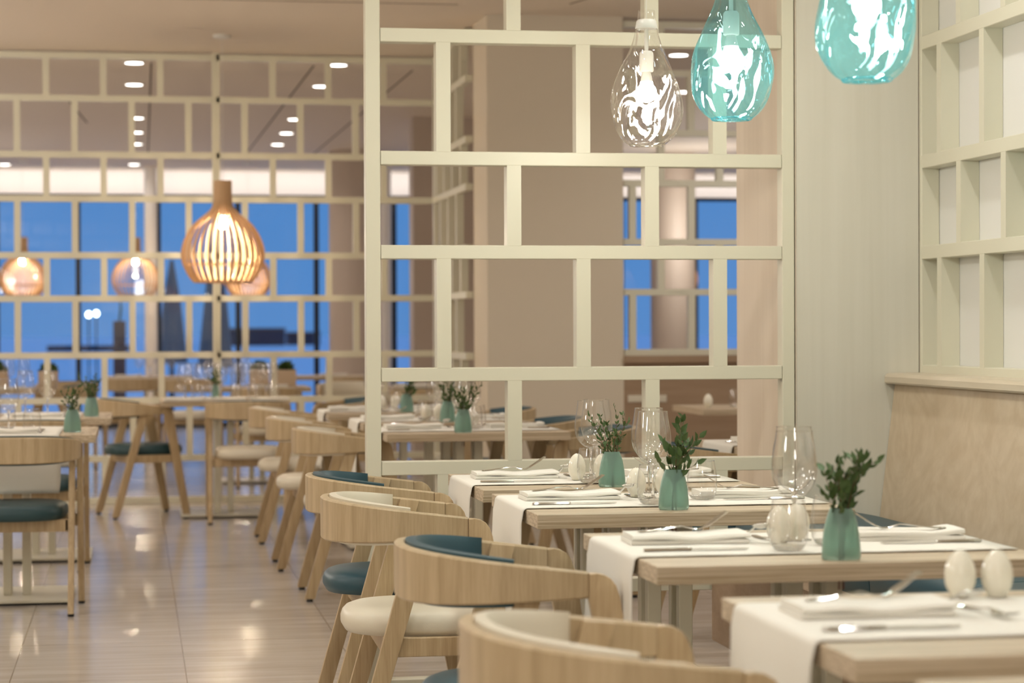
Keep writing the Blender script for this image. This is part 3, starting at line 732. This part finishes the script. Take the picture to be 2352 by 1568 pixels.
# the glass-crowded table
ORD = ['first', 'second', 'third', 'fourth', 'fifth', 'sixth', 'seventh', 'eighth', 'ninth', 'tenth']
mx0, my0 = TAB['M'][0], TAB['M'][1]; ph = TAB['M'][3]
for i, (dx, dy) in enumerate(((-.25, -.05), (-.20, .12), (-.14, -.02), (-.08, .15), (-.02, .08), (.16, .02), (.22, .15), (.27, -.04), (.31, .12), (.10, .16))):
    place('winef', mk_wine(MT['glassfar']), (mx0+dx, my0+dy, .7502), 0, '%s wine glass from the left on the %s' % (ORD[i], ph), 'glass', 'wine glasses crowded on one table')
for i, (dx, dy) in enumerate(((-.28, -.22), (-.16, -.24), (.07, -.22), (.19, -.20), (.31, -.21))):
    place('tumf', mk_tumbler(MT['glassfar']), (mx0+dx, my0+dy, .7502), 0, '%s front tumbler from the left on the %s' % (ORD[i], ph), 'glass', 'tumblers along the front of one table')
place('vase', mk_vase, (mx0-.06, my0-.24, .7502), 1.3, 'green frosted bud vase among the glasses on the %s' % ph, 'vase', 'frosted green bud vases')
sprig((mx0-.06, my0-.24, .8512), 93, 0, 'dry green sprig in the vase on the %s' % ph, nst=4, ln=.09)
place('napkin1', mk_napkin(1), (mx0+.0, my0-.29, .7502), 0, 'white napkin at the front of the %s' % ph, 'napkin')
place('napkin2', mk_napkin(5), (mx0+.27, my0-.29, .7502), .2, 'white napkin at the front right of the %s' % ph, 'napkin')
place('napkin1', mk_napkin(1), (mx0-.26, my0-.31, .7502), 0, 'white napkin at the front left of the %s' % ph, 'napkin')

# ---------------------------------------------------------------- beyond the far lattice
def planter(x, y, z, lab, seed, col='leaf'):
    t = thing('planter_box', lab, 'planter', (x, y, z))
    MB().box(-.075, .075, -.075, .075, 0, .13, .004, 2).build('box', MT['planter'], t, 30)
    rr = random.Random(seed); m = MB()
    for i in range(140):
        a = rr.uniform(0, 6.28); e_ = rr.uniform(0, 1.4); d = Vector((cos(a)*cos(e_), sin(a)*cos(e_), sin(e_)))
        leafm(m, Vector((0, 0, .125))+d*.02, d, rr.uniform(.035, .075), rr)
    m.build('plant', MT[col], t, 30)
planter(-.66, 17.65, .7502, 'woven planter box with green plant on the far left table', 1)
planter(1.18, 17.55, .7502, 'woven planter box with green plant right of the far glasses', 3)
planter(.98, 17.75, .7502, 'woven planter box half hidden among the far glasses', 5)
planter(-1.05, 17.8, .7502, 'woven planter box behind glasses at the far left', 6)
FG = 'wine glasses on the tables beyond the far lattice'
for k, pts in (('F1', [(-.30+.1*i, (-1)**i*.12) for i in range(7)]), ('F2', [(-.36+.085*i, (-1)**i*.15) for i in range(9)]), ('F4', [(-.1, 0), (0, .05), (.1, -.05), (.2, .05)])):
    cnt = 0
    for dx, dy in pts:
        if k == 'F2' and (abs(dx-.23) < .1 or abs(dx-.03) < .07): continue
        if k == 'F1' and (abs(dx-.1) < .06 and dy > 0): continue
        place('winef', mk_wine(MT['glassfar']), (TAB[k][0]+dx, TAB[k][1]+dy, .7502), 0, '%s wine glass from the left on the %s' % (ORD[cnt], TAB[k][3]), 'glass', FG); cnt += 1
for k, dx, dy, rz in (('F1', .2, -.25, 0), ('F1', -.1, -.26, .2), ('F2', .1, -.25, .1), ('F3', -.2, -.2, 0), ('F3', .15, -.1, .3), ('F3', -.2, .2, 0), ('F5', 0, 0, 0), ('F4', -.2, -.1, 0)):
    place('napkin1', mk_napkin(1), (TAB[k][0]+dx, TAB[k][1]+dy, .7502), rz, '%s folded white napkin on the %s' % ('rear' if dy > .1 else 'right-hand' if dx > .1 else 'left-hand', TAB[k][3]), 'napkin', 'folded napkins beyond the far lattice')
FC = 'armchairs beyond the far lattice'
for kd, x, y, a, lab in (('w', -.02, 20.35, pi/2, 'cream-padded armchair seen from behind near the far white column'),
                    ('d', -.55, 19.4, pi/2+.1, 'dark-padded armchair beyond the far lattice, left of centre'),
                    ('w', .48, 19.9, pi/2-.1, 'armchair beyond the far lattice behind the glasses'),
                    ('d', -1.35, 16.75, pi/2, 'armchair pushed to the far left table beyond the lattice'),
                    ('w', 1.0, 16.8, pi/2, 'armchair pushed to the middle table beyond the lattice'),
                    ('b', 2.15, 16.35, pi/2, 'teal-padded armchair pushed to the right table beyond the lattice'),
                    ('d', -.35, 18.3, pi, 'armchair facing left beside the far left table'),
                    ('w', 1.75, 18.6, 3*pi/2, 'armchair facing the camera beyond the middle far table'),
                    ('w', 2.05, 20.55, pi/2, 'armchair beside the taupe column near the windows')):
    chair(kd, x, y, a, lab, FC)

# ================================================================ bench
b = thing('bench', 'long wooden bench with teal seat along the right wall', 'bench', (2.3, 3.5, 0))
def bw(m, nm, mat, sm=30): o = m.build(nm, mat, b, sm); o.location = (-2.3, -3.5, 0); return o
bw(MB().prism([(2.572, 1.012), (2.600, 1.012), (2.560, .46), (2.505, .46)], 'y', -1.8, 7.289, .002, 1), 'backrest', MT['benchwood'])
bw(MB().prism([(2.535, 1.018), (2.535, 1.036), (2.542, 1.046), (2.552, 1.049), (2.6615, 1.049), (2.6615, 1.012), (2.54, 1.012)], 'y', -1.8, 7.289, .0025, 2), 'cap', MT['benchcap'])
bw(MB().box(1.922, 2.55, -1.8, 7.285, .15, .445, .003, 1), 'seat_box', MT['brownpanel'])
bw(MB().box(2.0, 2.5, -1.8, 7.2, .0, .15), 'plinth', MT['black'])
for i in range(13):
    y1 = 7.285-.70*i; y0 = y1-.697
    prof = [(2.012, .446), (2.003, .47), (2.0, .51), (2.008, .545), (2.03, .565), (2.07, .575), (2.25, .580), (2.42, .575), (2.50, .56), (2.505, .446)]
    bw(MB().prism(prof, 'y', y0, y1, .006, 2), 'seat_cushion', MT['teal'], 45)

# ================================================================ glass drop pendants
def drop_pendant(x, y, zb, mat, lab, seed, H=.405, sc=1.0):
    t = thing('glass_pendant', lab, 'pendant lamp', (x, y, zb))
    rr = random.Random(seed); p = [rr.uniform(0, 6) for _ in range(8)]
    prof = [(.040, .000), (.056, .002), (.074, .016), (.090, .038), (.101, .068), (.106, .105), (.1045, .145), (.097, .185), (.083, .222), (.066, .258), (.050, .292), (.039, .325), (.032, .355), (.027, .385), (.0245, .408)]
    # densify
    pr = []
    for (r0_, z0), (r1_, z1) in zip(prof, prof[1:]):
        for q in range(4): pr.append((r0_+(r1_-r0_)*q/4, z0+(z1-z0)*q/4))
    pr.append(prof[-1])
    # smooth
    for _ in range(3): pr = [pr[0]]+[((a[0]+2*b_[0]+c[0])/4, (a[1]+2*b_[1]+c[1])/4) for a, b_, c in zip(pr, pr[1:], pr[2:])]+[pr[-1]]
    def wob(a, z):
        k = min(1, max(0, z-.015)/.06)*min(1, max(0, (.36-z))/.12)
        return 1+k*(.030*sin(2*a+p[0]+z*9)+.028*sin(3*a+p[1]-z*16)+.020*sin(5*a+p[2]+z*22)+.012*sin(8*a-z*45+p[3]))
    o = MB().lathe(pr, 96, cap=(False, False), wob=wob).build('glass_shade', mat, t, 80)
    MB().lathe([(.0405*(1), .0), (.052, -.002), (.056, .003), (.046, .006), (.0405, .003)], 64, cap=(False, False)).build('rim', mat, t, 80)
    MB().lathe([(.0003, .352), (.033, .352), (.034, .355), (.030, .375), (.027, .379), (.0003, .379)], 32).build('holder_disc', MT['plastic'], t, 40)
    MB().lathe([(.006, .283), (.006, .352)], 12).build('stem_tube', MT['plastic'], t, 40)
    MB().lathe([(.0003, .285), (.016, .285), (.0205, .280), (.0215, .27), (.0215, .225), (.019, .222), (.0003, .222)], 28).build('socket', MT['plastic'], t, 40)
    MB().lathe([(.012, .223), (.0165, .205), (.0185, .192)], 28).build('bulb_neck', MT['plastic'], t, 60)
    bp = [(.0185, .193)]+[(.031*sin(a), .160+.031*cos(a)) for a in [radians(q) for q in (42, 60, 80, 100, 120, 140, 160, 178)]]
    MB().lathe(bp, 28, cap=(False, True)).build('bulb', MT['bulb'], t, 80)
    MB().tube([(0, 0, .379), (0, 0, CEIL-zb-.02)], .0012, 6).build('cord', MT['plastic'], t, 60)
    MB().lathe([(.05, CEIL-zb-.022), (.05, CEIL-zb-.0005)], 24).build('ceiling_rose', MT['plastic'], t, 40)
    l = bpy.data.lights.new('pendant_bulb_light', 'POINT'); l.energy = 13; l.color = (1, .90, .76); l.shadow_soft_size = .032
    lo = bpy.data.objects.new('pendant_bulb_light', l); lo.location = (x, y, zb+.105); C.objects.link(lo)
drop_pendant(1.530, 6.55, 1.757, MT['clear_blown'], 'clear wrinkled glass drop pendant hanging left of two teal ones', 3)
drop_pendant(1.556, 5.68, 1.755, MT['teal_glass'], 'teal glass drop pendant hanging between the clear and the rightmost ones', 8)
drop_pendant(1.528, 4.50, 1.727, MT['teal_glass'], 'teal glass drop pendant nearest the camera, cut by the top edge', 15)

# ================================================================ slatted wood pendants
def mk_slat_pendant():
    t = bpy.data.objects.new('slatted_pendant', None); C.objects.link(t); t.empty_display_size = .2
    H = .661
    prof = [(.186, 0), (.206, .02), (.230, .055), (.2585, .115), (.2675, .16), (.268, .19), (.2635, .225), (.250, .272), (.222, .330), (.187, .378), (.143, .415), (.100, .447), (.078, .468), (.063, .492), (.056, .520), (.054, .56), (.054, H)]
    N = 32
    pts = []
    for (r0_, z0), (r1_, z1) in zip(prof, prof[1:]):
        for q in range(2): pts.append((r0_+(r1_-r0_)*q/2, z0+(z1-z0)*q/2))
    pts.append(prof[-1])
    for _ in range(2): pts = [pts[0]]+[((a[0]+2*b_[0]+c[0])/4, (a[1]+2*b_[1]+c[1])/4) for a, b_, c in zip(pts, pts[1:], pts[2:])]+[pts[-1]]
    rs = []
    for i, (r_, z) in enumerate(pts):
        a = pts[max(0, i-1)]; b_ = pts[min(len(pts)-1, i+1)]; dx, dz = b_[0]-a[0], b_[1]-a[1]; l_ = sqrt(dx*dx+dz*dz); nx, nz = dz/l_, -dx/l_
        w_ = .0062 if r_ > .08 else .0051; h = .005
        rs.append([(r_-nx*h, -w_, z-nz*h), (r_-nx*h, w_, z-nz*h), (r_+nx*h, w_, z+nz*h), (r_+nx*h, -w_, z+nz*h)])
    base = MB().rings(rs).build('slat', MT['slat'], t, 35); base.rotation_euler = (0, 0, 0)
    for k in range(1, N):
        c = base.copy(); C.objects.link(c); c.parent = t; c.rotation_euler = (0, 0, 2*pi*k/N)
    MB().lathe([(.172, -.004), (.188, -.004), (.188, .008), (.172, .008)], 64, cap=(False, False)).build('bottom_ring', MT['slat'], t, 40)
    MB().lathe([(.238, .115), (.244, .115), (.244, .123), (.238, .123)], 64, cap=(False, False)).build('inner_ring', MT['slat'], t, 40)
    MB().lathe([(.0003, H-.01), (.048, H-.01), (.048, H), (.0003, H)], 32).build('top_cap', MT['slat'], t, 40)
    MB().lathe([(.016, .43), (.02, .45), (.02, .52), (.004, .53), (.004, H-.01)], 20).build('socket', MT['plastic'], t, 40)
    MB().lathe([(.016, .432), (.030, .405), (.034, .385), (.030, .362), (.018, .348), (.0003, .345)], 24).build('bulb', MT['bulbfar'], t, 80)
    return t
for i, (x, y, zb, lab) in enumerate(((.574, 14.588, 1.509, 'large slatted wood pendant hanging in front of the far lattice'),
                                  (-1.245, 25.8, 1.59, 'small-looking slatted pendant at the left edge near the windows'),
                                  (.02, 25.8, 1.59, 'slatted pendant near the windows, left of the large one'),
                                  (1.302, 25.8, 1.59, 'slatted pendant near the windows half behind the large one'),
                                  (6.37, 25.8, 1.59, 'slatted pendant partly behind the column, seen through the screen'))):
    place('slatp', mk_slat_pendant, (x, y, zb), 0, lab, 'pendant lamp', 'slatted wood pendants')
    c = thing('pendant_cord', 'thin cord and ceiling rose holding the %s' % ['large slatted pendant', 'leftmost slatted pendant', 'slatted pendant left of the large one', 'slatted pendant behind the large one', 'slatted pendant behind the column'][i], 'cord', (x, y, zb+.661))
    h = CEIL-zb-.661
    MB().tube([(0, 0, .0002), (0, 0, h-.02)], .0022, 6).build('cord', MT['plastic'], c, 60)
    MB().lathe([(.058, h-.0005), (.058, h-.016), (.05, h-.022), (.0003, h-.022)], 28).build('ceiling_rose', MT['plastic'], c, 40)
    l = bpy.data.lights.new('slatted_bulb_light', 'POINT'); l.energy = 36 if i == 0 else 20; l.color = (1, .80, .56); l.shadow_soft_size = .02
    lo = bpy.data.objects.new('slatted_bulb_light', l); lo.location = (x, y, zb+.30); C.objects.link(lo)

# ================================================================ sockets on the panelled wall
for i, x in enumerate((3.055, 3.20)):
    t = thing('wall_socket', '%s white double socket plate on the brown panelled wall' % ('left' if i == 0 else 'right'), 'socket', (x, 13.3995, .765))
    MB().box(-.05, .05, -.006, 0, -.022, .022, .002, 2).build('plate', MT['offwhite'], t, 30)

# ================================================================ outside, beyond the glass
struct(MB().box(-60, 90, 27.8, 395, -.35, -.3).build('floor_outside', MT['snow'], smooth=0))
t = thing('closed_parasol', 'closed grey parasol standing outside the window', 'parasol', (1.15, 32.0, -.3))
MB().lathe([(.26, .95), (.22, 1.3), (.17, 1.8), (.10, 2.5), (.03, 2.95)], 14, wob=lambda a, z: 1+.16*sin(7*a)).build('canopy', MT['parasol'], t, 30)
MB().lathe([(.03, 0), (.03, 3.0)], 12).build('pole', MT['black'], t)
MB().lathe([(.3, 0), (.3, .08), (.05, .1)], 20).build('base', MT['black'], t)
t = thing('closed_parasol', 'closed parasol farther off seen beside the dark mullion outside', 'parasol', (.60, 36.0, -.3))
MB().lathe([(.25, .95), (.2, 1.4), (.13, 2.0), (.03, 2.6)], 14, wob=lambda a, z: 1+.16*sin(7*a)).build('canopy', MT['parasol'], t, 30)
MB().lathe([(.03, 0), (.03, 2.6)], 12).build('pole', MT['black'], t)
t = thing('outdoor_cabinet', 'brown outdoor cabinet with a small sprig on top beyond the window', 'cabinet', (-.21, 33.0, -.3))
MB().box(-.09, .09, -.09, .09, 0, 1.62, .01).build('body', MT['browncab'], t, 30)
MB().tube([(0, 0, 1.62), (.02, 0, 1.8), (.01, 0, 1.95)], [.02, .02, .008], 6).build('sprig', MT['leaf'], t)
t = thing('distant_building', 'long dark low building on the horizon outside the windows', 'building', (9.6, 190, -.3))
MB().box(-3.2, 3.1, 0, 5, 0, 1.35, .05).build('walls', MT['hill'], t, 30); MB().box(-3.3, 3.2, -.1, 5.1, 1.35, 1.52, .05).build('roof', MT['browncab'], t, 30)
t = thing('distant_building', 'smaller dark building on the horizon right of the long one', 'building', (14.6, 195, -.3))
MB().box(-1.2, 1.5, 0, 5, 0, 1.0, .05).build('walls', MT['hill'], t, 30); MB().box(-1.3, 1.6, -.1, 5.1, 1.0, 1.15, .05).build('roof', MT['browncab'], t, 30)
t = thing('distant_building', 'dark low roofline outside at the left of the windows', 'building', (-3.4, 150, -.3))
MB().box(-2.3, 3.1, 0, 3, 0, .38, .05).build('walls', MT['hill'], t, 30)
for i, (x, y, z, lab) in enumerate(((-1.0, 41, 1.48, 'left of three lit lamps outside the left windows'), (-.83, 42, 1.47, 'middle of three lit lamps outside the left windows'), (-.69, 42, 1.49, 'right of three lit lamps outside the left windows'), (.66, 42, 1.50, 'single lit lamp outside beside the parasol'))):
    t = thing('outdoor_lamp', lab, 'lamp', (x, y, -.3), 0, 'lit lamps outside the windows')
    MB().tube([(0, 0, 0), (0, 0, z+.25)], .012, 8).build('pole', MT['black'], t)
    MB().lathe([(.0003, z+.24), (.035, z+.26), (.05, z+.30), (.035, z+.34), (.0003, z+.36)], 16).build('globe', MT['outlamp'], t, 80)
